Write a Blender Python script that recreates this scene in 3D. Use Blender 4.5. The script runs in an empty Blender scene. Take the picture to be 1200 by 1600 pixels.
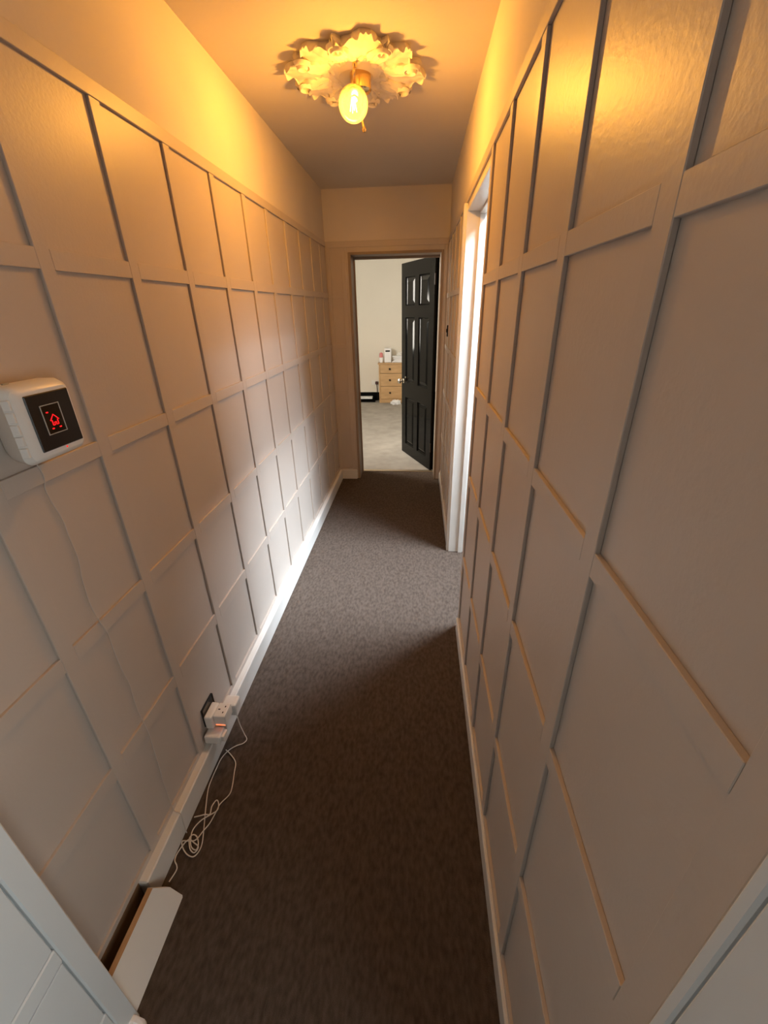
import bpy, bmesh, math, random
from mathutils import Matrix, Vector
random.seed(7)
scene = bpy.context.scene
COL = scene.collection

# ------------------------------------------------------------------ camera
def make_camera():
    f = 655.7
    pi_, ya, ro = math.radians(25.87), math.radians(-4.84), math.radians(-1.205)
    A = Vector((math.cos(-ya), math.sin(-ya), 0))
    def wv(yy, z): return Vector((-yy*math.sin(-ya), yy*math.cos(-ya), z))
    F = wv(math.cos(pi_), -math.sin(pi_))
    B = wv(-math.sin(pi_), -math.cos(pi_))
    c, s = math.cos(-ro), math.sin(-ro)
    right = A*c + B*s
    down = -A*s + B*c
    cam = bpy.data.cameras.new('camera')
    cam.sensor_fit = 'VERTICAL'; cam.sensor_height = 36; cam.sensor_width = 27
    cam.lens = 36*f/1600
    cam.clip_start = 0.02
    o = bpy.data.objects.new('camera', cam); COL.objects.link(o)
    M = Matrix((right, -down, -F)).transposed().to_4x4()
    M.translation = (0, 0, 1.58)
    o.matrix_world = M
    scene.camera = o
make_camera()

# ------------------------------------------------------------------ world, daylight, exposure
w = bpy.data.worlds.new('sky'); scene.world = w; w.use_nodes = True
bg = w.node_tree.nodes['Background']
bg.inputs[0].default_value = (0.80, 0.90, 1.0, 1); bg.inputs[1].default_value = 0.10

def area_light(name, loc, target, sx, sy, energy, color, spread=180):
    l = bpy.data.lights.new(name, 'AREA'); l.shape = 'RECTANGLE'; l.size = sx; l.size_y = sy
    l.energy = energy; l.color = color; l.spread = math.radians(spread)
    o = bpy.data.objects.new(name, l); COL.objects.link(o)
    o.location = loc
    d = Vector(target) - Vector(loc)
    o.rotation_euler = d.to_track_quat('-Z', 'Z').to_euler()
    return o
# daylight standing in the side room window and the bedroom window, and in the porch doorway on the right behind the camera
area_light('daylight_side_window', (2.60, 1.98, 2.70), (0.0, 2.28, 0.30), 0.90, 1.20, 380, (0.76, 0.88, 1.0))
area_light('added_side_roof_light', (1.12, 2.23, 3.00), (-0.15, 2.32, 0.0), 0.45, 0.80, 260, (0.78, 0.89, 1.0))  # added light through an invented roof opening, to brighten the floor patch
area_light('daylight_bedroom_window', (-1.98, 4.95, 1.75), (0.6, 7.6, 0.9), 1.00, 1.30, 225, (1.0, 0.92, 0.80))
area_light('daylight_porch', (1.00, -0.22, 1.35), (-0.70, -0.05, 0.95), 0.70, 1.7, 32, (0.95, 1.0, 0.97))

scene.view_settings.view_transform = 'Standard'
scene.view_settings.look = 'None'
scene.view_settings.gamma = 1.0
scene.view_settings.use_curve_mapping = False
scene.view_settings.exposure = 0.12

LAMP_POS = (-0.261, 2.09, 2.278)
LAMP_W = 34.5
LAMP_COLOR = (1.0, 0.49, 0.125)

# ------------------------------------------------------------------ materials
def mat(name, color, rough=0.6, metal=0.0, spec=0.5, noise=0.0, nscale=20.0, bump=0.0, bscale=200.0, bdist=0.002,
        color2=None, coat=0.0, stretch=None, detail=4.0):
    m = bpy.data.materials.new(name); m.use_nodes = True
    nt = m.node_tree; b = nt.nodes['Principled BSDF']
    b.inputs['Base Color'].default_value = (*color, 1)
    b.inputs['Roughness'].default_value = rough
    b.inputs['Metallic'].default_value = metal
    b.inputs['Specular IOR Level'].default_value = spec
    if coat: b.inputs['Coat Weight'].default_value = coat; b.inputs['Coat Roughness'].default_value = 0.1
    tc = nt.nodes.new('ShaderNodeTexCoord')
    src = tc.outputs['Object']
    if stretch:
        mp = nt.nodes.new('ShaderNodeMapping'); mp.inputs['Scale'].default_value = stretch
        nt.links.new(src, mp.inputs['Vector']); src = mp.outputs['Vector']
    if noise or color2:
        n = nt.nodes.new('ShaderNodeTexNoise'); n.inputs['Scale'].default_value = nscale; n.inputs['Detail'].default_value = detail
        nt.links.new(src, n.inputs['Vector'])
        r = nt.nodes.new('ShaderNodeValToRGB')
        c2 = color2 if color2 else tuple(c*(1-noise) for c in color)
        r.color_ramp.elements[0].position = 0.3; r.color_ramp.elements[1].position = 0.7
        r.color_ramp.elements[0].color = (*c2, 1); r.color_ramp.elements[1].color = (*color, 1)
        nt.links.new(n.outputs['Fac'], r.inputs['Fac']); nt.links.new(r.outputs['Color'], b.inputs['Base Color'])
    if bump:
        n2 = nt.nodes.new('ShaderNodeTexNoise'); n2.inputs['Scale'].default_value = bscale; n2.inputs['Detail'].default_value = 3
        nt.links.new(tc.outputs['Object'], n2.inputs['Vector'])
        bp = nt.nodes.new('ShaderNodeBump'); bp.inputs['Strength'].default_value = bump; bp.inputs['Distance'].default_value = bdist
        nt.links.new(n2.outputs['Fac'], bp.inputs['Height']); nt.links.new(bp.outputs['Normal'], b.inputs['Normal'])
    return m

M = {}
M['panel'] = mat('greige_eggshell_paint', (0.54, 0.475, 0.42), rough=0.40, spec=0.30, noise=0.05, nscale=3, bump=0.35, bscale=110, bdist=0.0012)
M['upper'] = mat('cream_emulsion', (0.68, 0.62, 0.55), rough=0.8, spec=0.25, noise=0.06, nscale=2.5, bump=0.25, bscale=60, bdist=0.002)
M['ceiling'] = mat('ceiling_emulsion', (0.66, 0.61, 0.54), rough=0.85, spec=0.2, noise=0.05, nscale=2, bump=0.2, bscale=50, bdist=0.002)
M['plaster'] = mat('white_plaster', (0.72, 0.66, 0.58), rough=0.7, spec=0.3, bump=0.2, bscale=120, bdist=0.001)
M['white'] = mat('white_gloss_paint', (0.72, 0.70, 0.66), rough=0.32, spec=0.5, noise=0.05, nscale=6, bump=0.1, bscale=40, bdist=0.001)
M['frame_white'] = mat('white_door_paint', (0.70, 0.73, 0.74), rough=0.4, spec=0.5, noise=0.03, nscale=5, bump=0.12, bscale=90, bdist=0.0008)
M['carpet'] = mat('brown_carpet', (0.132, 0.102, 0.083), rough=1.0, spec=0.05, color2=(0.076, 0.056, 0.044), nscale=85, stretch=(1, 0.45, 1), bump=0.9, bscale=420, bdist=0.006, detail=9)
M['carpet2'] = mat('beige_grey_carpet', (0.46, 0.43, 0.39), rough=1.0, spec=0.05, color2=(0.36, 0.335, 0.30), nscale=7, bump=0.8, bscale=420, bdist=0.006, detail=8)
M['bedwall'] = mat('bedroom_wall_paint', (0.80, 0.76, 0.68), rough=0.8, spec=0.2, noise=0.03, nscale=2)
M['sideroom'] = mat('side_room_paint', (0.50, 0.46, 0.40), rough=0.8, spec=0.2, noise=0.03, nscale=2)
M['black'] = mat('black_gloss_paint', (0.003, 0.003, 0.003), rough=0.10, spec=0.11, bump=0.03, bscale=35, bdist=0.002)
M['blackglass'] = mat('black_glass', (0.006, 0.006, 0.008), rough=0.08, spec=0.5)
M['oak'] = mat('light_oak', (0.62, 0.40, 0.20), rough=0.5, color2=(0.50, 0.31, 0.145), nscale=5, stretch=(1, 1, 8))
M['rawwood'] = mat('raw_softwood', (0.50, 0.30, 0.15), rough=0.8, color2=(0.36, 0.20, 0.09), nscale=12, stretch=(6, 1, 6))
M['darkwood'] = mat('bare_brown_wall_strip', (0.16, 0.085, 0.035), rough=0.9, color2=(0.09, 0.045, 0.018), nscale=18)
M['brass'] = mat('polished_brass', (0.83, 0.60, 0.27), rough=0.18, metal=1.0)
M['chrome'] = mat('polished_metal', (0.85, 0.82, 0.76), rough=0.12, metal=1.0)
M['plastic'] = mat('white_plastic', (0.82, 0.81, 0.78), rough=0.35, spec=0.5)
M['plastic_grey'] = mat('grey_plastic', (0.52, 0.52, 0.50), rough=0.45)
M['screen'] = mat('dark_brown_screen', (0.012, 0.007, 0.004), rough=0.35, spec=0.35)
M['cord'] = mat('pale_cord', (0.70, 0.64, 0.58), rough=0.5)
M['wallcord'] = mat('painted_cord', (0.56, 0.51, 0.47), rough=0.45)
M['paper'] = mat('white_paper', (0.86, 0.87, 0.90), rough=0.8)
M['pink'] = mat('pink_plastic', (0.72, 0.25, 0.25), rough=0.5)
M['darkplug'] = mat('dark_red_plug', (0.05, 0.012, 0.010), rough=0.5)
M['darkknob'] = mat('dark_bronze', (0.03, 0.022, 0.016), rough=0.4, metal=0.6)
M['hole'] = mat('dark_hole', (0.01, 0.008, 0.006), rough=0.9)
M['lining'] = mat('shade_browned_lining', (0.30, 0.225, 0.165), rough=0.5, noise=0.1, nscale=8)  # browned so that the colour carries the shade under the door head
M['metalstrip'] = mat('threshold_metal', (0.55, 0.46, 0.33), rough=0.4, metal=0.9)

def emit(name, color, strength):
    m = bpy.data.materials.new(name); m.use_nodes = True; nt = m.node_tree
    nt.nodes.remove(nt.nodes['Principled BSDF'])
    e = nt.nodes.new('ShaderNodeEmission'); e.inputs[0].default_value = (*color, 1); e.inputs[1].default_value = strength
    nt.links.new(e.outputs[0], nt.nodes['Material Output'].inputs[0]); return m
M['red_led'] = emit('red_display_light', (1.0, 0.012, 0.014), 1.7)
M['neon'] = emit('red_neon', (1.0, 0.16, 0.06), 2.2)
M['filament'] = emit('glowing_filament', (1.0, 0.72, 0.25), 25.0)

def glassmat(name, tint, gloss, trans_w=0.0):
    m = bpy.data.materials.new(name); m.use_nodes = True; nt = m.node_tree
    nt.nodes.remove(nt.nodes['Principled BSDF'])
    t = nt.nodes.new('ShaderNodeBsdfTransparent'); t.inputs[0].default_value = (*tint, 1)
    g = nt.nodes.new('ShaderNodeBsdfGlossy'); g.inputs['Roughness'].default_value = 0.06
    fr = nt.nodes.new('ShaderNodeFresnel'); fr.inputs[0].default_value = gloss
    mx = nt.nodes.new('ShaderNodeMixShader')
    last = t.outputs[0]
    if trans_w:
        tl = nt.nodes.new('ShaderNodeBsdfTranslucent'); tl.inputs[0].default_value = (*tint, 1)
        m2 = nt.nodes.new('ShaderNodeMixShader'); m2.inputs[0].default_value = trans_w
        nt.links.new(t.outputs[0], m2.inputs[1]); nt.links.new(tl.outputs[0], m2.inputs[2]); last = m2.outputs[0]
    nt.links.new(fr.outputs[0], mx.inputs[0]); nt.links.new(last, mx.inputs[1]); nt.links.new(g.outputs[0], mx.inputs[2])
    nt.links.new(mx.outputs[0], nt.nodes['Material Output'].inputs[0]); return m
M['glass'] = glassmat('window_glass', (0.97, 0.98, 0.98), 1.45)
M['amber'] = glassmat('amber_glass', (0.98, 0.84, 0.42), 1.45, 0.022)
M['clearplastic'] = glassmat('clear_plastic', (0.55, 0.45, 0.42), 1.5)

# ------------------------------------------------------------------ helpers
def link(name, me, m, parent=None, loc=None):
    o = bpy.data.objects.new(name, me); COL.objects.link(o)
    if m is not None and len(me.materials) == 0: me.materials.append(m)
    if parent: o.parent = parent
    if loc: o.location = loc
    return o
def tag(o, label=None, cat=None, group=None, kind=None):
    if label: o['label'] = label
    if cat: o['category'] = cat
    if group: o['group'] = group
    if kind: o['kind'] = kind
    return o
def empty(name, loc=(0, 0, 0), rz=0):
    o = bpy.data.objects.new(name, None); COL.objects.link(o); o.location = loc; o.rotation_euler = (0, 0, rz)
    o.empty_display_size = 0.05
    return o
def to_mesh(bm, smooth=False, angle=None):
    me = bpy.data.meshes.new('mesh'); bmesh.ops.recalc_face_normals(bm, faces=bm.faces)
    if smooth:
        for f in bm.faces: f.smooth = True
    bm.to_mesh(me); bm.free()
    if smooth and angle:
        me.set_sharp_from_angle(angle=math.radians(angle))
    return me
def add_box(bm, lo, hi, bev=0.0, seg=1):
    lo = Vector(lo); hi = Vector(hi)
    g = bmesh.ops.create_cube(bm, size=1)
    vs = g['verts']; d = hi-lo
    for v in vs: v.co = Vector((lo[i]+(v.co[i]+0.5)*d[i] for i in range(3)))
    if bev:
        es = list({e for v in vs for e in v.link_edges})
        r = bmesh.ops.bevel(bm, geom=es, offset=bev, segments=seg, affect='EDGES', profile=0.5)
        return r['verts']
    return vs
_cache = {}
def box_me(size, bev=0.0, m=None, seg=1):
    k = (tuple(round(s, 4) for s in size), bev, m.name if m else None, seg)
    if k not in _cache:
        bm = bmesh.new(); s = Vector(size)/2; add_box(bm, -s, s, bev, seg)
        me = to_mesh(bm)
        if m: me.materials.append(m)
        _cache[k] = me
    return _cache[k]
def box(name, lo, hi, m, parent=None, bev=0.0, seg=1):
    lo = Vector(lo); hi = Vector(hi)
    return link(name, box_me(hi-lo, bev, m, seg), m, parent, (lo+hi)/2)
def boxes(name, lst, m, parent=None, bev=0.0):
    bm = bmesh.new()
    for lo, hi in lst: add_box(bm, lo, hi, bev)
    return link(name, to_mesh(bm), m, parent)
def lathe(bm, prof, n=24, axis='Z', center=(0, 0, 0)):
    rings = []
    for r, z in prof:
        ring = []
        for i in range(n):
            a = 2*math.pi*i/n
            p = Vector((r*math.cos(a), r*math.sin(a), z))
            if axis == 'X': p = Vector((p.z, p.x, p.y))
            if axis == 'Y': p = Vector((p.x, p.z, p.y))
            ring.append(bm.verts.new(p+Vector(center)))
        rings.append(ring)
    for a, b in zip(rings, rings[1:]):
        for i in range(n): bm.faces.new((a[i], a[(i+1) % n], b[(i+1) % n], b[i]))
    for ring in (rings[0], rings[-1]):
        if (ring[0].co-ring[n//2].co).length > 1e-4: bm.faces.new(ring)
def lathe_obj(name, prof, m, parent=None, n=24, axis='Z', loc=None):
    bm = bmesh.new(); lathe(bm, prof, n, axis); return link(name, to_mesh(bm, True, 40), m, parent, loc)
def spline(pts, n=6):
    P = [Vector(p) for p in pts]; out = []
    for i in range(len(P)-1):
        p0 = P[max(i-1, 0)]; p1 = P[i]; p2 = P[i+1]; p3 = P[min(i+2, len(P)-1)]
        for k in range(n):
            t = k/n
            out.append(0.5*((2*p1)+(-p0+p2)*t+(2*p0-5*p1+4*p2-p3)*t*t+(-p0+3*p1-3*p2+p3)*t**3))
    out.append(P[-1]); return out
def tube(bm, pts, r, n=8):
    rings = []; up = Vector((0.13, 0.27, 0.95)).normalized(); prev = None
    for i, p in enumerate(pts):
        d = (pts[min(i+1, len(pts)-1)]-pts[max(i-1, 0)]).normalized()
        a = prev - d*prev.dot(d) if prev else d.cross(up)
        if a.length < 1e-4: a = d.cross(Vector((1, 0, 0)))
        a.normalize(); prev = a; b = d.cross(a)
        rings.append([bm.verts.new(p+(a*math.cos(2*math.pi*k/n)+b*math.sin(2*math.pi*k/n))*r) for k in range(n)])
    for x, y in zip(rings, rings[1:]):
        for k in range(n): bm.faces.new((x[k], x[(k+1) % n], y[(k+1) % n], y[k]))
    bm.faces.new(rings[0]); bm.faces.new(rings[-1])
def tube_obj(name, pts, r, m, parent=None, n=8, sm=6):
    bm = bmesh.new(); tube(bm, spline(pts, sm) if sm else [Vector(p) for p in pts], r, n)
    return link(name, to_mesh(bm, True, 60), m, parent)
def wall_with_holes(name, axis, pos, thick, u0, u1, z0, z1, holes, m, label, direction=1):
    """wall slab of one mesh; axis 'X': plane at X=pos running along Y; holes = (u0,u1,z0,z1)"""
    us = sorted({u0, u1, *[h[0] for h in holes], *[h[1] for h in holes]})
    zs = sorted({z0, z1, *[h[2] for h in holes], *[h[3] for h in holes]})
    bm = bmesh.new()
    def inside(u, z): return any(h[0] < u < h[1] and h[2] < z < h[3] for h in holes)
    def P(u, d, z): return (pos+d, u, z) if axis == 'X' else (u, pos+d, z)
    cells = {}
    for i in range(len(us)-1):
        for j in range(len(zs)-1):
            cells[(i, j)] = not inside((us[i]+us[i+1])/2, (zs[j]+zs[j+1])/2)
    vc = {}
    def V(i, d, j):
        k = (i, d, j)
        if k not in vc: vc[k] = bm.verts.new(P(us[i], d*thick*direction, zs[j]))
        return vc[k]
    for (i, j), s in cells.items():
        if not s: continue
        for d in (0, 1): bm.faces.new((V(i, d, j), V(i+1, d, j), V(i+1, d, j+1), V(i, d, j+1)))
        for (di, dj, e) in ((-1, 0, ((i, j), (i, j+1))), (1, 0, ((i+1, j), (i+1, j+1))), (0, -1, ((i, j), (i+1, j))), (0, 1, ((i, j+1), (i+1, j+1)))):
            if not cells.get((i+di, j+dj), False):
                (a, b), (c, d2) = e
                bm.faces.new((V(a, 0, b), V(c, 0, d2), V(c, 1, d2), V(a, 1, b)))
    o = link(name, to_mesh(bm), m)
    return tag(o, label, 'wall', kind='structure')

# ------------------------------------------------------------------ dimensions
CEIL = 2.435
XL, XLF = -0.791, -0.783        # left wall face, batten front
XR, XRF = 0.2406, 0.2326        # right wall face, batten front
YE, YEF = 4.043, 4.035          # end wall face, batten front
YT = 4.27                       # far side of the end wall (threshold)
YB = 8.15                       # bedroom back wall
YF = -0.50                      # front wall

# ------------------------------------------------------------------ the setting
fl = box('floor', (-0.93, YF-0.2, -0.1), (XR+0.12, YT, 0), M['carpet'])
tag(fl, 'dark brown carpet running the length of the narrow hallway', 'floor', kind='structure')
f2 = box('floor', (-1.85, YT, -0.1), (2.0, YB+0.15, 0.002), M['carpet2'])
tag(f2, 'pale grey beige carpet in the bedroom beyond the black door', 'floor', kind='structure')
f3 = box('floor', (XR+0.12, 0.3, -0.1), (1.70, 4.2, 0), M['carpet'])
tag(f3, 'carpet of the side room beyond the doorway in the right wall', 'floor', kind='structure')
ce = box('ceiling', (-0.93, YF-0.2, CEIL), (XR+0.12, YT, CEIL+0.1), M['ceiling'])
tag(ce, 'plain painted hallway ceiling glowing orange around the lamp', 'ceiling', kind='structure')
ce2 = box('ceiling', (-1.85, YT, CEIL), (2.0, YB+0.15, CEIL+0.1), M['bedwall'])
tag(ce2, 'white ceiling of the bedroom beyond the black door', 'ceiling', kind='structure')
X3 = XR+0.12
ce3 = boxes('ceiling', [((X3, 0.3, CEIL), (1.70, 1.90, CEIL+0.1)), ((X3, 2.56, CEIL), (1.70, 4.2, CEIL+0.1)), ((X3, 1.90, CEIL), (0.50, 2.56, CEIL+0.1)), ((1.45, 1.90, CEIL), (1.70, 2.56, CEIL+0.1))], M['sideroom'])  # ceiling gap is added to let the extra daylight reach the hall floor
tag(ce3, 'white ceiling of the side room around an added opening for light', 'ceiling', kind='structure')

# hallway walls: painted panelling below, cream wall above (an upper slab of the same wall)
TOPR = 2.083
wl = wall_with_holes('wall_left', 'X', XL, 0.14, YF, YT, 0, CEIL, [], M['panel'], 'left hallway wall with greige square batten panelling', -1)
SIDE = (1.815, 2.640, 0.0, 2.040)
wr = wall_with_holes('wall_right', 'X', XR, 0.12, YF, YT, 0, CEIL, [SIDE, (-0.42, 0.118, 0.0, 2.045)], M['panel'], 'right hallway wall with greige batten panelling and a side doorway', 1)
END = (-0.600, 0.195, 0.0, 2.005)
we = wall_with_holes('wall_end', 'Y', YE, YT-YE, -0.93, XR+0.12, 0, CEIL, [END], M['panel'], 'end wall of the hallway around the bedroom doorway', 1)
# cream painted upper zones (thin plaster skin above the panelling), parts of their walls
box('upper_wall', (XL, YF, TOPR-0.003), (XL+0.0025, YE, CEIL), M['upper'], wl)
box('upper_wall', (XR-0.0025, YF, TOPR-0.003), (XR, YE, CEIL), M['upper'], wr)
box('upper_wall', (XL+0.0025, YE-0.0025, TOPR-0.003), (XR-0.0025, YE, CEIL), M['upper'], we)

wf = wall_with_holes('wall_front', 'Y', YF, 0.16, -0.93, XR+0.12, 0, CEIL, [(-0.70, 0.20, 0.0, 2.05)], M['upper'], 'front wall behind the viewpoint with the open front doorway', -1)
# bedroom
wall_with_holes('wall_bedroom_back', 'Y', YB, 0.15, -1.85, 2.0, 0, CEIL, [], M['bedwall'], 'cream bedroom wall behind the oak chest of drawers', 1)
WB = (4.42, 5.45, 1.0, 2.25)
wall_with_holes('wall_bedroom_left', 'X', -1.70, 0.15, YT, YB, 0, CEIL, [WB], M['bedwall'], 'bedroom wall with the window that lights the black door', -1)
wall_with_holes('wall_bedroom_right', 'X', 1.85, 0.15, YT, YB, 0, CEIL, [], M['bedwall'], 'right hand wall of the bedroom', 1)
wall_with_holes('wall_bedroom_near', 'Y', YT-0.10, 0.10, -1.85, -0.93, 0, CEIL, [], M['bedwall'], 'bedroom wall left of the hallway', 1)
wall_with_holes('wall_bedroom_near', 'Y', YT-0.10, 0.10, XR+0.12, 2.0, 0, CEIL, [], M['bedwall'], 'bedroom wall right of the hallway', 1)
# side room
WS = (1.55, 2.42, 1.15, 2.18)
wall_with_holes('wall_side_room_back', 'X', 1.55, 0.15, 0.3, 4.2, 0, CEIL, [WS], M['sideroom'], 'side room wall with the window facing the doorway', 1)
wall_with_holes('wall_side_room_near', 'Y', 0.45, 0.15, XR+0.12, 1.55, 0, CEIL, [], M['sideroom'], 'side room wall nearest the front door', -1)
wall_with_holes('wall_side_room_far', 'Y', 4.05, 0.12, XR+0.12, 1.55, 0, CEIL, [], M['sideroom'], 'side room wall next to the bedroom', 1)

def window(n, x, hole, label):
    y0, y1, z0, z1 = hole
    e = empty(n, (x, (y0+y1)/2, z0)); tag(e, label, 'window', kind='structure')
    ox, oy, oz = x, (y0+y1)/2, z0
    def b(nm, lo, hi, m): return box(nm, [lo[i]-(ox, oy, oz)[i] for i in range(3)], [hi[i]-(ox, oy, oz)[i] for i in range(3)], m, e, 0.004)
    t = 0.05
    for lo, hi in (((x-.03, y0, z0), (x+.03, y0+t, z1)), ((x-.03, y1-t, z0), (x+.03, y1, z1)), ((x-.03, y0+t, z0), (x+.03, y1-t, z0+t)),
                   ((x-.03, y0+t, z1-t), (x+.03, y1-t, z1)), ((x-.025, oy-.02, z0+t), (x+.025, oy+.02, z1-t))):
        b('window_frame', lo, hi, M['frame_white'])
    for a, c in ((y0+t, oy-.02), (oy+.02, y1-t)):
        b('pane', (x-.003, a, z0+t), (x+.003, c, z1-t), M['glass'])
window('window_1', 1.625, WS, 'white framed two pane window of the side room')
window('window_2', -1.775, WB, 'white framed two pane window of the bedroom')

# ------------------------------------------------------------------ panelling
BW = 0.039
def stile(parent, wall, u, z0, z1, uw=BW):
    t = 0.008
    if wall == 'L': return box('stile', (XL, u, z0), (XL+t, u+uw, z1), M['panel'], parent, 0.0012)
    if wall == 'R': return box('stile', (XR-t, u, z0), (XR, u+uw, z1), M['panel'], parent, 0.0012)
    if wall == 'E': return box('stile', (u, YE-t, z0), (u+uw, YE, z1), M['panel'], parent, 0.0012)
def rail(parent, wall, u0, u1, z0, z1):
    t = 0.0079
    if wall == 'L': return box('rail', (XL, u0, z0), (XL+t, u1, z1), M['panel'], parent, 0.0008)
    if wall == 'R': return box('rail', (XR-t, u0, z0), (XR, u1, z1), M['panel'], parent, 0.0008)
    if wall == 'E': return box('rail', (u0, YE-t, z0), (u1, YE, z1), M['panel'], parent, 0.0008)
ZL = [(1.667, 1.707), (1.262, 1.300), (0.851, 0.891), (0.461, 0.508), (0.070, 0.118)]
ZR = [(1.650, 1.685), (1.252, 1.288), (0.863, 0.902), (0.443, 0.482), (0.062, 0.1035)]
YLS = [-0.300, 0.020, 0.330, 0.640, 0.947, 1.258, 1.575, 1.891, 2.208, 2.518, 2.854, 3.169, 3.503, 3.8]
# left wall: continuous top rail, full stiles, rail pieces between the stiles
box('rail', (XL, -0.4, 2.046), (XL+0.009, 2.80, TOPR), M['panel'], wl, 0.0012)
box('rail', (XL, 2.801, 2.046), (XL+0.009, YE, TOPR), M['panel'], wl, 0.0012)
for y in YLS: stile(wl, 'L', y, 0.06, 2.0455)
for a, b in zip(YLS, YLS[1:]+[YE]):
    for z0, z1 in ZL: rail(wl, 'L', a+BW+0.0002, b-0.0002, z0, z1)
# right wall: near the camera up to the side doorway
YRS = [0.167, 0.487, 0.812, 1.131, 1.448, 1.770]
box('rail', (XR-0.009, -0.4, 2.055), (XR, YE, 2.090), M['panel'], wr, 0.0012)
for y in YRS: stile(wr, 'R', y, 0.06, 2.0545)
for a, b in zip([-0.15]+YRS, YRS):
    for z0, z1 in ZR: rail(wr, 'R', a+BW+0.0002, b-0.0002, z0, z1)
YRF = [2.700, 2.98, 3.30, 3.62, 3.90]
for y in YRF: stile(wr, 'R', y, 0.06, 2.0545)
for a, b in zip(YRF, YRF[1:]+[YE]):
    for z0, z1 in ZR: rail(wr, 'R', a+BW+0.0002, b-0.0002, z0, z1)
# end wall
box('rail', (XL+0.009, YE-0.009, 2.040), (XR-0.009, YE, TOPR), M['panel'], we, 0.0012)
for x, wd in ((XL+0.010, 0.030), (-0.655, 0.034)): stile(we, 'E', x, 0.06, 2.0395, wd)
stile(we, 'E', 0.203, 0.06, 2.0395, 0.024)
for z0, z1 in ZL: rail(we, 'E', XL+0.0405, -0.6555, z0, z1)

# skirting boards
def skirting(name, lo, hi, label, m='white', bev=0.004):
    o = box(name, lo, hi, M[m], None, bev); tag(o, label, 'skirting board', kind='structure'); return o
skirting('baseboard_left', (XL+0.0005, 0.567, 0), (-0.757, YEF-0.02, 0.100), 'long white skirting board along the left hallway wall')
skirting('baseboard_right', (0.2245, -0.1, 0), (XR-0.0005, 1.805, 0.082), 'white skirting board along the near right wall')
skirting('baseboard_right', (0.2245, 2.69, 0), (XR-0.0005, YE-0.03, 0.082), 'white skirting board on the right beyond the side doorway')
skirting('baseboard_end', (XL+0.001, YE-0.026, 0), (-0.608, YE-0.0005, 0.096), 'short white skirting piece left of the bedroom doorway')
sk = skirting('baseboard_bedroom', (-1.69, YB-0.02, 0.003), (1.84, YB-0.0005, 0.150), 'gloss black skirting board along the bedroom back wall', 'black', 0.006)
# bare strip of wall low down where the skirting is missing
box('bare_strip', (XL, 0.02, 0.0), (XL+0.010, 0.566, 0.100), M['darkwood'], wl, 0.001)

# ------------------------------------------------------------------ bedroom doorway lining
t1 = empty('trim_1', (0, YE, 0)); tag(t1, 'painted timber lining of the bedroom doorway', 'door frame', kind='structure')
def tp(n, lo, hi, m, parent, off): return box(n, [a-b for a, b in zip(lo, off)], [a-b for a, b in zip(hi, off)], M[m], parent, 0.002)
o1 = (0, YE, 0)
tp('jamb', (-0.600, YE-0.004, 0), (-0.578, YT, 2.005), 'lining', t1, o1)
tp('jamb', (0.173, YE-0.004, 0), (0.195, YT, 2.005), 'lining', t1, o1)
tp('head', (-0.578, YE-0.004, 1.985), (0.173, YT, 2.005), 'lining', t1, o1)
tp('door_stop', (-0.578, YT-0.055, 0), (-0.566, YT-0.043, 1.985), 'lining', t1, o1)
tp('door_stop', (-0.566, YT-0.055, 1.965), (0.173, YT-0.043, 1.985), 'lining', t1, o1)
th = box('threshold_strip', (-0.578, YT-0.022, 0), (0.173, YT+0.022, 0.006), M['metalstrip'], None, 0.002)
tag(th, 'thin threshold strip where brown carpet meets pale bedroom carpet', 'threshold strip')

# side doorway lining
t2 = empty('trim_2', (XR, 2.2, 0)); tag(t2, 'cream painted frame of the side doorway in the right wall', 'door frame', kind='structure')
o2 = (XR, 2.2, 0)
tp('architrave', (0.2215, 2.628, 0), (XR, 2.682, 2.0545), 'white', t2, o2)
tp('jamb', (XR-0.006, 2.616, 0), (0.3606, 2.640, 2.040), 'white', t2, o2)
tp('jamb', (XR-0.002, 1.815, 0), (0.3606, 1.838, 2.040), 'white', t2, o2)
tp('head', (XR-0.002, 1.838, 2.018), (0.3606, 2.616, 2.040), 'white', t2, o2)
tp('door_stop', (0.300, 2.602, 0), (0.330, 2.616, 2.018), 'white', t2, o2)
tp('door_stop', (0.300, 1.838, 0), (0.330, 1.852, 2.018), 'white', t2, o2)
tp('door_stop', (0.300, 1.852, 2.004), (0.330, 2.602, 2.018), 'white', t2, o2)

# white doorway frame close to the camera on the right
t3 = empty('trim_3', (XR, 0.0, 0)); tag(t3, 'pale white door frame post at the lower right edge', 'door frame', kind='structure')
o3 = (XR, 0, 0)
tp('frame_edge', (0.200, 0.1345, 0), (XR, 0.1450, 2.045), 'frame_white', t3, o3)
tp('frame_post', (0.2045, 0.1325, 0), (XR, 0.1343, 2.045), 'plastic_grey', t3, o3)
tp('frame_face', (0.199, 0.090, 0), (XR+0.12, 0.1320, 2.045), 'frame_white', t3, o3)
tp('frame_face', (0.199, -0.440, 0), (XR+0.12, -0.420, 2.045), 'frame_white', t3, o3)

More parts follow.
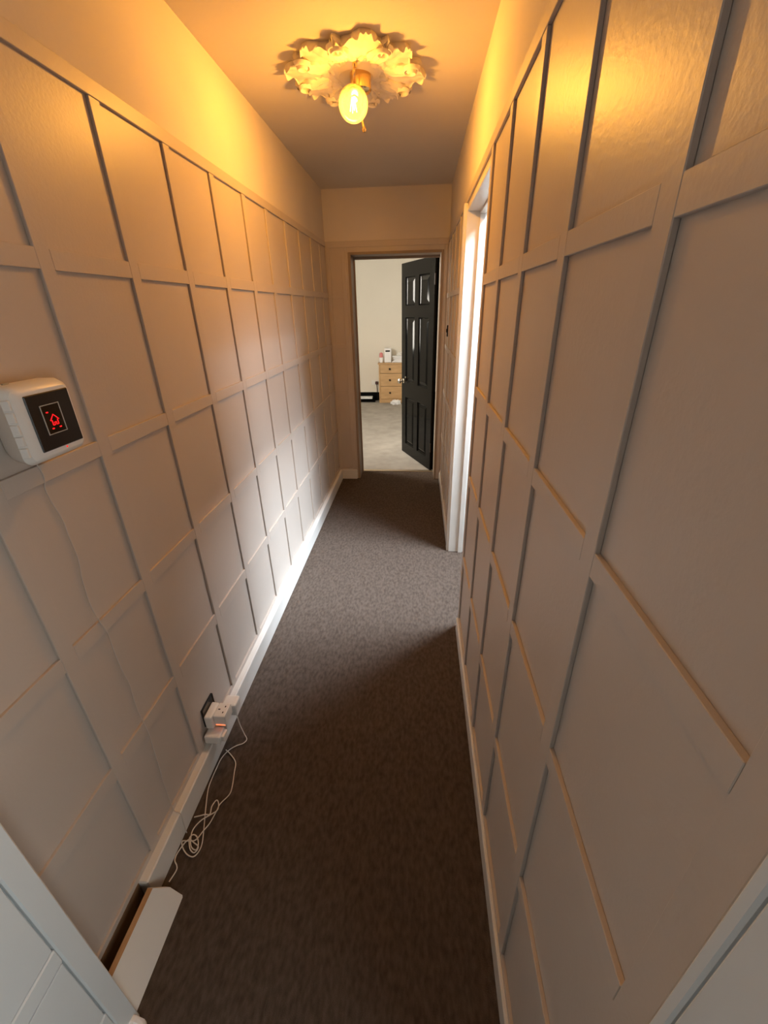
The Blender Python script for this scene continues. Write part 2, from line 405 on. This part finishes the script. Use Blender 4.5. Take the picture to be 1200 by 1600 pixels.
# ------------------------------------------------------------------ black six panel door, open into the bedroom
def black_door():
    hx, hy = 0.172, 4.285
    ang = math.atan2(5.006-4.303, -0.154-0.172)
    d = empty('door_1', (hx, hy, 0.012), ang); tag(d, 'gloss black six panel door standing open into the bedroom', 'door', kind='structure')
    W, Hh, T = 0.762, 1.975, 0.040
    # local: x along the leaf from the hinge, y = thickness; visible face is +y (left when walking along the leaf)
    sA, sM = 0.105, 0.095
    rows = [(0.12, 0.66), (0.83, 1.48), (1.59, 1.85)]
    c0 = (sA, W/2-sM/2); c1 = (W/2+sM/2, W-sA)
    lst = []
    lst.append(((0, 0, 0), (sA, T, Hh))); lst.append(((W-sA, 0, 0), (W, T, Hh)))
    zz = [0]+[v for r in rows for v in r]+[Hh]
    for a, b in ((0, rows[0][0]), (rows[0][1], rows[1][0]), (rows[1][1], rows[2][0]), (rows[2][1], Hh)):
        lst.append(((sA, 0, a), (W-sA, T, b)))
    for a, b in rows: lst.append(((W/2-sM/2, 0, a), (W/2+sM/2, T, b)))
    boxes('leaf', lst, M['black'], d)
    for a, b in rows:
        for x0, x1 in (c0, c1):
            bm = bmesh.new()
            # raised and fielded panel: recessed border, sloping bevel, flat field (both faces)
            def ring(y, ins): return [bm.verts.new(p) for p in ((x0+ins, y, a+ins), (x1-ins, y, a+ins), (x1-ins, y, b-ins), (x0+ins, y, b-ins))]
            for side in (1, -1):
                Y = lambda dep: T/2+side*(T/2-dep)
                rs = [ring(Y(0.0005), 0.0), ring(Y(0.012), 0.010), ring(Y(0.014), 0.016), ring(Y(0.003), 0.048)]
                for p, q in zip(rs, rs[1:]):
                    for i in range(4): bm.faces.new((p[i], p[(i+1) % 4], q[(i+1) % 4], q[i]))
                bm.faces.new(rs[-1])
            link('panel', to_mesh(bm), M['black'], d)
    # knob with rose and keyhole on the visible face
    kx, kz = W-0.055, 0.83
    bm = bmesh.new(); lathe(bm, [(0.0, 0.0), (0.026, 0.0), (0.026, 0.004), (0.012, 0.008), (0.010, 0.030), (0.020, 0.036), (0.028, 0.046), (0.029, 0.056), (0.022, 0.066), (0.0, 0.070)], 20, 'Y', (kx, T, kz))
    k = link('knob', to_mesh(bm, True, 50), M['chrome'], d); k['label'] = 'polished metal door knob'
    bm = bmesh.new(); lathe(bm, [(0.0, 0.0), (0.026, 0.0), (0.026, -0.004), (0.012, -0.008), (0.010, -0.030), (0.028, -0.046), (0.022, -0.066), (0.0, -0.070)], 20, 'Y', (kx, 0, kz))
    link('knob', to_mesh(bm, True, 50), M['chrome'], d)
    bm = bmesh.new(); lathe(bm, [(0.0, 0.0), (0.011, 0.0), (0.010, 0.004), (0.0, 0.005)], 14, 'Y', (kx-0.055, T, kz+0.045))
    link('keyhole_cover', to_mesh(bm, True, 50), M['chrome'], d)
    for z in (0.2, 1.75):
        box('hinge', (-0.008, T-0.008, z), (0.003, T+0.004, z+0.09), M['darkknob'], d, 0.001)
    return d
bd = black_door()

# ------------------------------------------------------------------ white front door standing open by the left wall
def front_door():
    d = empty('door_2', (-0.709, -0.418, 0.008)); tag(d, 'white panelled front door open against the left wall', 'door', kind='structure')
    W, T, Hh = 0.763, 0.045, 1.99
    x1 = T
    sA = 0.042
    L = lambda lo, hi, n, m='frame_white', b=0.003: box(n, lo, hi, M[m], d, b)
    L((0, 0, 0), (x1-0.012, W, Hh), 'core')
    L((x1-0.012, W-sA, 0), (x1, W, Hh), 'stile'); L((x1-0.012, 0, 0), (x1, 0.07, Hh), 'stile')
    for a, b in ((0, 0.185), (0.452, 0.499), (0.95, 1.02), (1.85, Hh)): L((x1-0.012, 0.0705, a), (x1, W-sA-0.0005, b), 'rail')
    for a, b in ((0.185, 0.452), (0.499, 0.95), (1.02, 1.85)):
        L((x1-0.012, 0.0745, a+0.004), (x1-0.001, W-sA-0.0045, b-0.004), 'panel', b=0.001)
    # weather bar along the foot with a chamfered end
    bm = bmesh.new()
    prof = [(x1, 0.004), (x1+0.034, 0.004), (x1+0.034, 0.022), (x1+0.010, 0.048), (x1, 0.048)]
    ys = [0.02, W-0.022, W-0.010]
    sc = [0, 0, 0.35]
    rings = []
    for y, s in zip(ys, sc):
        rings.append([bm.verts.new((x1+(px-x1)*(1-s), y, 0.004+(pz-0.004)*(1-s*0.4))) for px, pz in prof])
    for p, q in zip(rings, rings[1:]):
        for i in range(5): bm.faces.new((p[i], p[(i+1) % 5], q[(i+1) % 5], q[i]))
    bm.faces.new(rings[0]); bm.faces.new(rings[-1])
    wb = link('weather_bar', to_mesh(bm), M['paper'], d); wb['label'] = 'bright white weather bar at the foot'
front_door()

# loose painted board leaning at the foot of the left wall
def loose_board():
    bm = bmesh.new()
    y0, y1 = 0.352, 0.583
    # outline in (y, s): s runs up the board; far top corner is cut off
    out = [(y0, 0.0), (y1-0.004, 0.0), (y1, 0.004), (y1-0.004, 0.062), (y1-0.030, 0.120), (y0, 0.120)]
    ax = Vector((-0.048, 0, 0.108)).normalized(); nrm = Vector((0.108, 0, 0.048)).normalized()
    A = [bm.verts.new(Vector((-0.680, y, 0.001))+ax*s) for y, s in out]
    B = [bm.verts.new(Vector((-0.680, y, 0.008))+ax*s-nrm*0.016) for y, s in out]
    n = len(out)
    bm.faces.new(A); bm.faces.new(B)
    for i in range(n): bm.faces.new((A[i], A[(i+1) % n], B[(i+1) % n], B[i]))
    me = to_mesh(bm); o = link('loose_board', me, M['white'])
    me.materials.append(M['rawwood'])
    for p in me.polygons:
        if abs(p.normal.y) < 0.3 and p.normal.z > 0.7 : p.material_index = 1
    tag(o, 'loose white painted board leaning at the foot of the left wall', 'board')
    return o
loose_board()

# ------------------------------------------------------------------ ceiling rose
def ceiling_rose():
    cx, cy = -0.265, 2.245
    root = empty('ceiling_rose', (cx, cy, CEIL)); tag(root, 'ornate cream plaster ceiling rose of curling acanthus leaves', 'ceiling rose')
    # heights are measured downwards from the ceiling
    def patch(fn, nu, nv):
        bm = bmesh.new(); g = []
        for i in range(nu+1):
            row = []
            for j in range(nv+1):
                x, y, h = fn(i/nu, -1+2*j/nv); row.append(bm.verts.new((x, y, -h)))
            g.append(row)
        for i in range(nu):
            for j in range(nv): bm.faces.new((g[i][j], g[i+1][j], g[i+1][j+1], g[i][j+1]))
        # skirt up to the ceiling
        bnd = [g[i][0] for i in range(nu+1)]+[g[nu][j] for j in range(1, nv+1)]+[g[i][nv] for i in range(nu-1, -1, -1)]+[g[0][j] for j in range(nv-1, 0, -1)]
        top = [bm.verts.new((v.co.x*0.965, v.co.y*0.965, -0.0)) for v in bnd]
        n = len(bnd)
        for i in range(n): bm.faces.new((bnd[i], bnd[(i+1) % n], top[(i+1) % n], top[i]))
        return to_mesh(bm, True, 50)
    def big(u, v):
        r = 0.075+0.205*u
        lob = abs(math.sin(u*math.pi*4.2+0.5))
        wdt = (0.030+0.085*math.sin(math.pi*min(1, 0.12+u*0.80)))*(0.80+0.24*lob)
        tip = 1.0 if u < 0.86 else max(0.62, 1-((u-0.86)/0.14)**2*0.38)
        a = v*wdt*tip
        sw = 0.016*math.sin(u*math.pi*1.3)           # gentle sideways sweep
        r2 = r - 0.020*abs(v)**2.2*u + 0.010*lob*abs(v)*u
        h = 0.012+0.004*u+0.012*math.sin(math.pi*u)**2*(1-0.55*abs(v))
        h += 0.003*max(0, u-0.7)/0.3                  # curl at the tip
        h += 0.0065*math.sin((u*5.6-abs(v)*1.5)*2*math.pi)*abs(v)*(0.35+0.65*u)
        h += 0.008*math.exp(-((abs(v)-0.86)/0.14)**2)*(0.3+0.7*lob)
        h -= 0.006*math.exp(-(v/0.09)**2)
        return (r2*math.cos(a/r*1.0+sw), r2*math.sin(a/r*1.0+sw), h)
    def small(u, v):
        r = 0.115+0.150*u
        wdt = 0.045*math.sin(math.pi*min(1, 0.18+0.72*u))*(0.85+0.2*abs(math.sin(u*9)))
        a = v*wdt
        r2 = r-0.018*abs(v)**2*u
        h = 0.012+0.020*math.sin(math.pi*(0.1+0.85*u))*(1-0.3*abs(v))+0.006*math.sin(v*math.pi*3.5+u*2)
        return (r2*math.cos(a/r), r2*math.sin(a/r), max(h, 0.004))
    def scroll(u, v):
        # ring shaped volute lying on the edge of a leaf
        a = u*2*math.pi*1.35; R = 0.030*(1-0.48*u)
        rr = 0.0085*(1-0.35*u)
        return (0.222+(R+rr*v)*math.cos(a), (R+rr*v)*math.sin(a), 0.024+0.012*math.cos(v*math.pi/2)+0.010*u)
    mb = patch(big, 40, 20); ms = patch(small, 18, 12)
    mb.materials.append(M['plaster']); ms.materials.append(M['plaster'])
    bm = bmesh.new(); g = []
    for i in range(37):
        row = [bm.verts.new((x, y, -h)) for x, y, h in (scroll(i/36, -1+2*j/6) for j in range(7))]; g.append(row)
    for i in range(36):
        for j in range(6): bm.faces.new((g[i][j], g[i+1][j], g[i+1][j+1], g[i][j+1]))
    msc = to_mesh(bm, True); msc.materials.append(M['plaster'])
    for k in range(8):
        a = k*math.pi/4+0.20
        o = link('leaf', mb, None, root); o.rotation_euler = (0, 0, a+0.07*math.sin(k*2.3)); o.scale = (1 if k % 2 == 0 else 0.95, 1 if k % 2 == 0 else 0.92, 1)
        o = link('small_leaf', ms, None, root); o.rotation_euler = (0, 0, a+math.pi/8)
        o = link('scroll', msc, None, root); o.rotation_euler = (0, 0, a+math.pi/8)
        if k % 2: o.scale = (1, -1, 1)
    lathe_obj('backing_disc', [(0.0, 0.0), (0.205, 0.0), (0.205, -0.010), (0.150, -0.016), (0.095, -0.012), (0.080, -0.022), (0.068, -0.026), (0.055, -0.018), (0.0, -0.014)], M['plaster'], root, 48)
ceiling_rose()

# ------------------------------------------------------------------ pendant lamp
def ceiling_lamp():
    gx, gy, gz = LAMP_POS
    cupx, cupy = -0.247, 2.240
    root = empty('ceiling_lamp', (cupx, cupy, CEIL-0.015)); tag(root, 'brass ceiling lamp with a glowing amber glass globe', 'lamp')
    off = Vector((cupx, cupy, CEIL-0.015))
    L = lambda p: tuple(Vector(p)-off)
    lathe_obj('canopy', [(0.0, 0.0), (0.042, 0.0), (0.042, -0.052), (0.038, -0.056), (0.032, -0.050), (0.0, -0.048)], M['brass'], root, 32)
    # bent brass rod behind the globe with a ball at each end
    pts = [(-0.256, 2.135, 2.405), (-0.262, 2.150, 2.385), (-0.266, 2.190, 2.370), (-0.262, 2.240, 2.345), (-0.252, 2.245, 2.300), (-0.243, 2.240, 2.265), (-0.238, 2.236, 2.246)]
    tube_obj('rod', [L(p) for p in pts], 0.0055, M['brass'], root, 10)
    for p in (pts[0], pts[-1]):
        lathe_obj('finial', [(0.0, -0.010), (0.006, -0.008), (0.0095, 0.0), (0.006, 0.008), (0.0, 0.010)], M['brass'], root, 14, 'Z', L(p))
    tube_obj('stem', [L((cupx, cupy, CEIL-0.062)), L((-0.258, 2.243, 2.340))], 0.006, M['brass'], root, 10, 0)
    tube_obj('neck', [L((gx+0.002, gy+0.045, gz+0.040)), L((-0.264, 2.165, 2.345)), L((-0.265, 2.195, 2.367))], 0.007, M['brass'], root, 10, 4)
    # globe
    R = 0.056
    prof = [(R*math.sin(a), R*math.cos(a)) for a in [math.pi*i/20 for i in range(0, 21)]]
    prof = [(max(r, 0.0), z) for r, z in prof]
    gl = lathe_obj('globe', prof[::-1], M['amber'], root, 32, 'Z', L(LAMP_POS))
    # bulb holder and filaments within the globe
    lathe_obj('bulb_holder', [(0.0, 0.006), (0.018, 0.006), (0.030, -0.004), (0.031, -0.016), (0.014, -0.018), (0.012, -0.030), (0.0, -0.030)], M['brass'], gl, 24, 'Z', (0.002, 0.043, 0.037)).rotation_euler = (math.radians(-49), 0, 0)
    for k in range(4):
        a = k*math.pi/2+0.4
        f = tube_obj('filament', [(0.004*math.cos(a), 0.004*math.sin(a), 0.020), (0.013*math.cos(a), 0.013*math.sin(a), -0.022)], 0.0016, M['filament'], gl, 6, 0)
    l = bpy.data.lights.new('lamp_glow', 'POINT'); l.energy = LAMP_W; l.color = LAMP_COLOR; l.shadow_soft_size = 0.018
    # the bulb throws less light up towards its own holder
    l.use_nodes = True; nt = l.node_tree; em = nt.nodes['Emission']
    ge = nt.nodes.new('ShaderNodeNewGeometry'); sx = nt.nodes.new('ShaderNodeSeparateXYZ'); mr = nt.nodes.new('ShaderNodeMapRange')
    mr.interpolation_type = 'SMOOTHSTEP'
    nt.links.new(ge.outputs['Incoming'], sx.inputs[0]); nt.links.new(sx.outputs['Z'], mr.inputs['Value'])
    mr.inputs['From Min'].default_value = 0.0; mr.inputs['From Max'].default_value = 0.80
    mr.inputs['To Min'].default_value = 1.0; mr.inputs['To Max'].default_value = 0.12
    nt.links.new(mr.outputs['Result'], em.inputs['Strength'])
    lo = bpy.data.objects.new('lamp_glow', l); COL.objects.link(lo); lo.location = LAMP_POS
ceiling_lamp()

# ------------------------------------------------------------------ wall thermostat / alarm unit
def wall_unit():
    root = empty('wall_control_unit', (XLF, 0.755, 1.397)); tag(root, 'chunky white wall unit with dark screen and glowing red house symbol', 'wall unit')
    off = Vector((XLF, 0.755, 1.397))
    L = lambda p: Vector(p)-off
    # body: tapered block from a small back plate to the wide front
    def ring(bm, x, y0, y1, z0, z1, r):
        out = []
        for (cyy, czz, a0) in ((y1-r, z1-r, 0), (y0+r, z1-r, 90), (y0+r, z0+r, 180), (y1-r, z0+r, 270)):
            for k in range(5):
                a = math.radians(a0+k*22.5); out.append(bm.verts.new(L((x, cyy+r*math.cos(a), czz+r*math.sin(a)))))
        return out
    bm = bmesh.new()
    rs = [ring(bm, XLF, 0.715, 0.835, 1.335, 1.455, 0.016), ring(bm, -0.762, 0.700, 0.838, 1.327, 1.468, 0.020),
          ring(bm, -0.722, 0.684, 0.828, 1.325, 1.470, 0.020), ring(bm, -0.708, 0.690, 0.822, 1.331, 1.464, 0.016), ring(bm, -0.7025, 0.700, 0.816, 1.338, 1.457, 0.012)]
    for a, b in zip(rs, rs[1:]):
        for i in range(20): bm.faces.new((a[i], a[(i+1) % 20], b[(i+1) % 20], b[i]))
    bm.faces.new(rs[0]); bm.faces.new(rs[-1])
    link('body', to_mesh(bm, True, 35), M['plastic'], root)
    box('screen', L((-0.7032, 0.7095, 1.3465)), L((-0.6995, 0.8125, 1.4505)), M['screen'], root, 0.0015)
    # clear display window with rim
    x = -0.6992
    box('display_window', L((x-0.0005, 0.7345, 1.375)), L((x+0.0007, 0.7775, 1.428)), M['clearplastic'], root, 0.0005)
    fr = []
    y0, y1, z0, z1, t = 0.7335, 0.7785, 1.374, 1.429, 0.0012
    for lo, hi in (((x, y0, z0), (x+.0014, y0+t, z1)), ((x, y1-t, z0), (x+.0014, y1, z1)), ((x, y0+t, z0), (x+.0014, y1-t, z0+t)), ((x, y0+t, z1-t), (x+.0014, y1-t, z1))):
        fr.append((L(lo), L(hi)))
    boxes('display_rim', fr, M['plastic_grey'], root)
    # red house outline
    cy_, cz = 0.756, 1.398
    pts = [(-.0065, -.008), (-.0065, .001), (-.0100, .001), (0.0, .0115), (.0100, .001), (.0065, .001), (.0065, -.008), (.002, -.008), (.002, -.003), (-.002, -.003), (-.002, -.008), (-.0065, -.008)]
    tube_obj('house_symbol', [L((x+0.0016, cy_+a, cz+b)) for a, b in pts], 0.0008, M['red_led'], root, 6, 0)
    for a, b in ((-.011, .017), (.009, -.014), (-.009, -.014)):
        box('indicator', L((x+.0008, cy_+a-.0022, cz+b-.0010)), L((x+.0016, cy_+a+.0022, cz+b+.0010)), M['red_led'], root)
    # side buttons on the near side margin
    for k in range(5):
        z = 1.440-k*0.0215
        o = box('button', L((-0.7205, 0.6815, z-0.0095)), L((-0.7075, 0.6905, z+0.0085)), M['plastic'], root, 0.0012)
        o.rotation_euler = (0, 0, math.radians(20))
    box('vent', L((-0.745, 0.722, 1.4685)), L((-0.741, 0.734, 1.4715)), M['plastic_grey'], root)
    lathe_obj('red_reflection', [(0.0, 0.0), (0.0022, 0.0), (0.0018, 0.0012), (0.0, 0.0015)], M['red_led'], root, 10, 'X', L((-0.7035, 0.768, 1.3425)))  # red reflection on the chin, put in as a glowing dot
wall_unit()
wc = [(0.762, 1.334), (0.770, 1.282), (0.768, 1.247), (0.771, 1.215), (0.780, 1.167), (0.779, 1.123), (0.780, 1.068), (0.770, 1.015), (0.765, 0.943), (0.765, 0.894),
      (0.774, 0.845), (0.778, 0.776), (0.780, 0.705), (0.785, 0.655), (0.780, 0.593), (0.779, 0.542), (0.779, 0.459), (0.780, 0.379), (0.775, 0.299), (0.767, 0.199), (0.760, 0.124)]
tag(tube_obj('wall_cable', [(XLF+0.0016 if any(a-0.01 < z < b+0.01 for a, b in ZL) else XL+0.0035, y, z) for y, z in wc]+[(-0.7755, 0.756, 0.106), (-0.7545, 0.752, 0.102), (-0.7545, 0.750, 0.06), (-0.752, 0.745, 0.006)], 0.0016, M['wallcord'], None, 8, 5),
    'thin cable running down the left wall below the white control unit', 'cable')

# ------------------------------------------------------------------ black socket with white adaptors
def socket():
    s = empty('wall_socket', (XL, 1.069, 0.198)); tag(s, 'black glass single socket plate low on the left wall', 'socket')
    box('plate', (0.0, -0.043, -0.043), (0.009, 0.043, 0.043), M['blackglass'], s, 0.0015)
    for dy in (-0.030, 0.030):
        lathe_obj('screw', [(0.0, 0.0), (0.0035, 0.0), (0.003, 0.0010), (0.0, 0.0012)], M['chrome'], s, 12, 'X', (0.009, dy, 0.004))
    x0 = XL+0.0092
    a = empty('plug_adaptor', (x0, 1.06, 0.175)); tag(a, 'white multi plug adaptor with red neon plugged into the black socket', 'plug adaptor')
    box('body', (0, -0.040, -0.022), (0.030, 0.034, 0.040), M['plastic'], a, 0.006, 2)
    b = box('socket_block', (0.0302, -0.028, -0.014), (0.076, 0.034, 0.036), M['plastic'], a, 0.004, 2)
    # three pin holes on the outer face and the neon
    for dy, dz, wy, wz in ((0.043, 0.004, 0.0040, 0.0024), (0.062, -0.009, 0.0020, 0.0034), (0.062, 0.017, 0.0020, 0.0034)):
        box('pin_hole', (dy-wy, dz-wz, 0.0352), (dy+wy, dz+wz, 0.0364), M['hole'], a)
    box('neon_light', (0.036, -0.0296, -0.011), (0.072, -0.0278, -0.0065), M['neon'], a, 0.0008)
    p1 = empty('plug', (x0+0.0302, 1.022, 0.133)); tag(p1, 'white plug in the near side of the adaptor above the cord', 'plug')
    box('body', (-0.028, -0.034, -0.020), (0.034, 0.016, 0.018), M['plastic'], p1, 0.006, 2)
    box('grip', (0.0342, -0.024, -0.012), (0.046, 0.010, 0.012), M['plastic'], p1, 0.003, 2)
    p2 = empty('plug', (x0+0.058, 1.118, 0.165)); tag(p2, 'white charger plug in the far side of the adaptor with the cord', 'plug')
    box('body', (-0.026, -0.022, -0.030), (0.030, 0.030, 0.028), M['plastic'], p2, 0.007, 2)
    box('strain_relief', (0.006, 0.000, -0.044), (0.018, 0.010, -0.0302), M['plastic'], p2, 0.002)
socket()
cordA = [(-0.712, 1.123, 0.120), (-0.706, 1.116, 0.070), (-0.690, 1.106, 0.020), (-0.675, 1.091, 0.006), (-0.683, 1.072, 0.006), (-0.705, 1.061, 0.006), (-0.728, 1.041, 0.006), (-0.744, 1.008, 0.006), (-0.747, 0.967, 0.006),
         (-0.747, 0.923, 0.006), (-0.744, 0.890, 0.006), (-0.731, 0.847, 0.006), (-0.713, 0.797, 0.006), (-0.700, 0.762, 0.006), (-0.686, 0.721, 0.006), (-0.685, 0.696, 0.006), (-0.696, 0.680, 0.006), (-0.720, 0.685, 0.006), (-0.744, 0.703, 0.006), (-0.752, 0.718, 0.010),
         (-0.729, 0.720, 0.010), (-0.709, 0.725, 0.010), (-0.696, 0.753, 0.010), (-0.685, 0.777, 0.010), (-0.679, 0.814, 0.010), (-0.676, 0.839, 0.010), (-0.658, 0.875, 0.006), (-0.660, 0.907, 0.006), (-0.672, 0.954, 0.006), (-0.683, 0.993, 0.006), (-0.715, 1.023, 0.006), (-0.740, 1.038, 0.010)]
cordC = [(-0.750, 0.794, 0.005), (-0.714, 0.800, 0.013), (-0.697, 0.803, 0.012), (-0.701, 0.828, 0.012), (-0.695, 0.850, 0.010), (-0.682, 0.840, 0.014), (-0.675, 0.817, 0.014), (-0.695, 0.799, 0.014), (-0.718, 0.781, 0.013), (-0.732, 0.753, 0.012), (-0.725, 0.723, 0.014),
         (-0.712, 0.702, 0.013), (-0.694, 0.696, 0.012), (-0.693, 0.711, 0.014), (-0.708, 0.732, 0.012), (-0.724, 0.738, 0.012), (-0.731, 0.726, 0.013), (-0.715, 0.698, 0.014), (-0.697, 0.689, 0.010), (-0.689, 0.703, 0.014), (-0.707, 0.713, 0.016), (-0.733, 0.721, 0.014), (-0.752, 0.690, 0.006),
         (-0.752, 0.668, 0.004), (-0.738, 0.654, 0.004), (-0.733, 0.641, 0.004), (-0.740, 0.612, 0.004)]
cr = empty('charger_cord', (-0.70, 0.80, 0.0)); tag(cr, 'thin white cord tangled in loops on the carpet by the socket', 'cord')
def sub(p): return (p[0]+0.70, p[1]-0.80, p[2])
tube_obj('cord_run', [sub(p) for p in cordA], 0.0019, M['cord'], cr, 8, 6)
tube_obj('cord_loops', [sub(p) for p in cordC], 0.0019, M['cord'], cr, 8, 6)

# dark light switch on the right wall beyond the side doorway
sw = empty('light_switch', (XR-0.001, 3.80, 1.405)); tag(sw, 'dark light switch on the right wall near the bedroom door', 'light switch')
box('plate', (-0.011, -0.043, -0.043), (0.0, 0.043, 0.043), M['blackglass'], sw, 0.002)
box('rocker', (-0.015, -0.008, -0.014), (-0.0112, 0.008, 0.014), M['black'], sw, 0.001)

# ------------------------------------------------------------------ bedroom furniture
def chest():
    x0, x1, y0, y1, H = -0.715, 0.085, 7.86, 8.128, 0.705
    c = empty('chest_of_drawers', ((x0+x1)/2, y0, 0.002)); tag(c, 'light oak chest of drawers behind the open black door', 'chest of drawers')
    off = ((x0+x1)/2, y0, 0.002)
    def b(n, lo, hi, m, p=c, bev=0.003): return box(n, [a-o for a, o in zip(lo, off)], [a-o for a, o in zip(hi, off)], M[m], p, bev)
    b('side_panel', (x0+0.008, y0+0.004, 0.002), (x0+0.032, y1, H-0.024), 'oak')
    b('side_panel', (x1-0.032, y0+0.004, 0.002), (x1-0.008, y1, H-0.024), 'oak')
    b('back_panel', (x0+0.0325, y1-0.012, 0.002), (x1-0.0325, y1, H-0.024), 'oak')
    b('top', (x0-0.006, y0-0.012, H-0.0235), (x1+0.006, y1, H), 'oak')
    b('plinth', (x0+0.0325, y0+0.012, 0.002), (x1-0.0325, y0+0.03, 0.075), 'oak')
    b('inner_frame', (x0+0.0325, y0+0.022, 0.0755), (x1-0.0325, y0+0.028, H-0.0245), 'hole')
    for z0, z1 in ((0.080, 0.296), (0.302, 0.524), (0.530, 0.678)):
        d = b('drawer', (x0+0.035, y0, z0), (x1-0.035, y0+0.020, z1), 'oak')
        for kx in (-0.506, -0.125):
            bm = bmesh.new(); lathe(bm, [(0.0, -0.030), (0.014, -0.027), (0.018, -0.020), (0.008, -0.012), (0.007, 0.0), (0.0, 0.0)], 14, 'Y', (0, 0, 0))
            k = link('knob', to_mesh(bm, True, 50), M['darkknob'], d)
            k.location = (kx-(x0+x1)/2, -0.010, 0.0)
    return H+0.002
CT = chest()
def crumple(name, loc, r, m, label, cat, sq=(1, 1, 0.6), seed=1, group=None):
    rnd = random.Random(seed); bm = bmesh.new(); bmesh.ops.create_icosphere(bm, subdivisions=3, radius=r)
    for v in bm.verts:
        n = v.co.normalized(); k = 1+0.22*math.sin(n.x*7+seed)*math.cos(n.y*6+seed*2)+0.14*math.sin(n.z*11+n.x*9)+rnd.uniform(-0.08, 0.08)
        v.co = Vector((v.co.x*k*sq[0], v.co.y*k*sq[1], max(v.co.z*k*sq[2], -r*sq[2]*0.62)))
    zmin = min(v.co.z for v in bm.verts)
    for v in bm.verts: v.co.z -= zmin
    o = link(name, to_mesh(bm), m, None, loc); return tag(o, label, cat, group)
# on the chest
tb = empty('tissue_box', (-0.545, 7.97, CT)); tag(tb, 'tall white box with a dark slot on the oak chest', 'box')
box('carton', (-0.060, -0.055, 0), (0.060, 0.055, 0.235), M['paper'], tb, 0.004)
box('slot', (-0.040, -0.0565, 0.180), (0.040, -0.0548, 0.205), M['hole'], tb, 0.0005)
ps = empty('paper_stack', (-0.315, 7.98, CT)); tag(ps, 'untidy white papers lying on the oak chest', 'papers')
for k in range(6):
    o = box('sheet', (-0.13, -0.075, 0.0), (0.13, 0.075, 0.016), M['paper'], ps, 0.002)
    o.location = (0.01*((k*7) % 5-2), 0.008*((k*3) % 4-1.5), 0.0085+k*0.0172); o.rotation_euler = (0, 0, math.radians((k*37) % 17-8))
crumple('crumpled_cloth', (-0.28, 8.00, CT+0.108), 0.065, M['plastic'], 'crumpled pale cloth on top of the white papers', 'cloth', (1.5, 0.9, 0.6), 3)
pk = empty('pink_bottle', (-0.665, 7.95, CT)); tag(pk, 'pink and white bottle at the left end of the oak chest', 'bottle')
lathe_obj('bottle_body', [(0.0, 0.0), (0.032, 0.0), (0.034, 0.010), (0.034, 0.075), (0.030, 0.085), (0.0, 0.085)], M['paper'], pk, 18)
lathe_obj('cap', [(0.0, 0.0855), (0.031, 0.0855), (0.034, 0.10), (0.030, 0.150), (0.018, 0.165), (0.0, 0.168)], M['pink'], pk, 18)
crumple('crumpled_tissue', (-0.395, 7.74, 0.002), 0.070, M['paper'], 'crumpled white tissue on the bedroom floor before the chest', 'tissue', (1.15, 0.8, 0.72), 5)
# socket, plug and lead on the bedroom wall
s2 = empty('wall_socket', (-0.83, YB, 0.33)); tag(s2, 'small white socket on the bedroom wall beside the oak chest', 'socket')
box('plate', (-0.043, -0.009, -0.043), (0.043, -0.0005, 0.043), M['plastic'], s2, 0.002)
box('switch', (-0.030, -0.013, 0.006), (-0.014, -0.0092, 0.028), M['plastic'], s2, 0.001)
p3 = empty('plug', (-0.775, YB-0.0095, 0.325)); tag(p3, 'dark plug with black lead in the bedroom socket', 'plug')
box('body', (-0.024, -0.045, -0.026), (0.028, 0.0, 0.024), M['darkplug'], p3, 0.006)
tube_obj('lead', [(0.0, -0.030, -0.024), (0.006, -0.034, -0.09), (0.012, -0.036, -0.18), (0.014, -0.040, -0.28), (0.012, -0.05, -0.318)], 0.006, M['hole'], p3, 8, 5)
tr = empty('skirting_gloss_block', (-1.15, 8.00, 0.002)); tag(tr, 'added black block at the skirting with its gloss highlight painted pale', 'skirting_highlight')
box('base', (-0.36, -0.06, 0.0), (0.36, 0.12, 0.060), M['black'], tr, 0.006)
box('painted_highlight', (-0.33, -0.064, 0.0602), (0.30, 0.10, 0.085), M['paper'], tr, 0.004)  # pale strip stands in for the gloss highlight on the black skirting
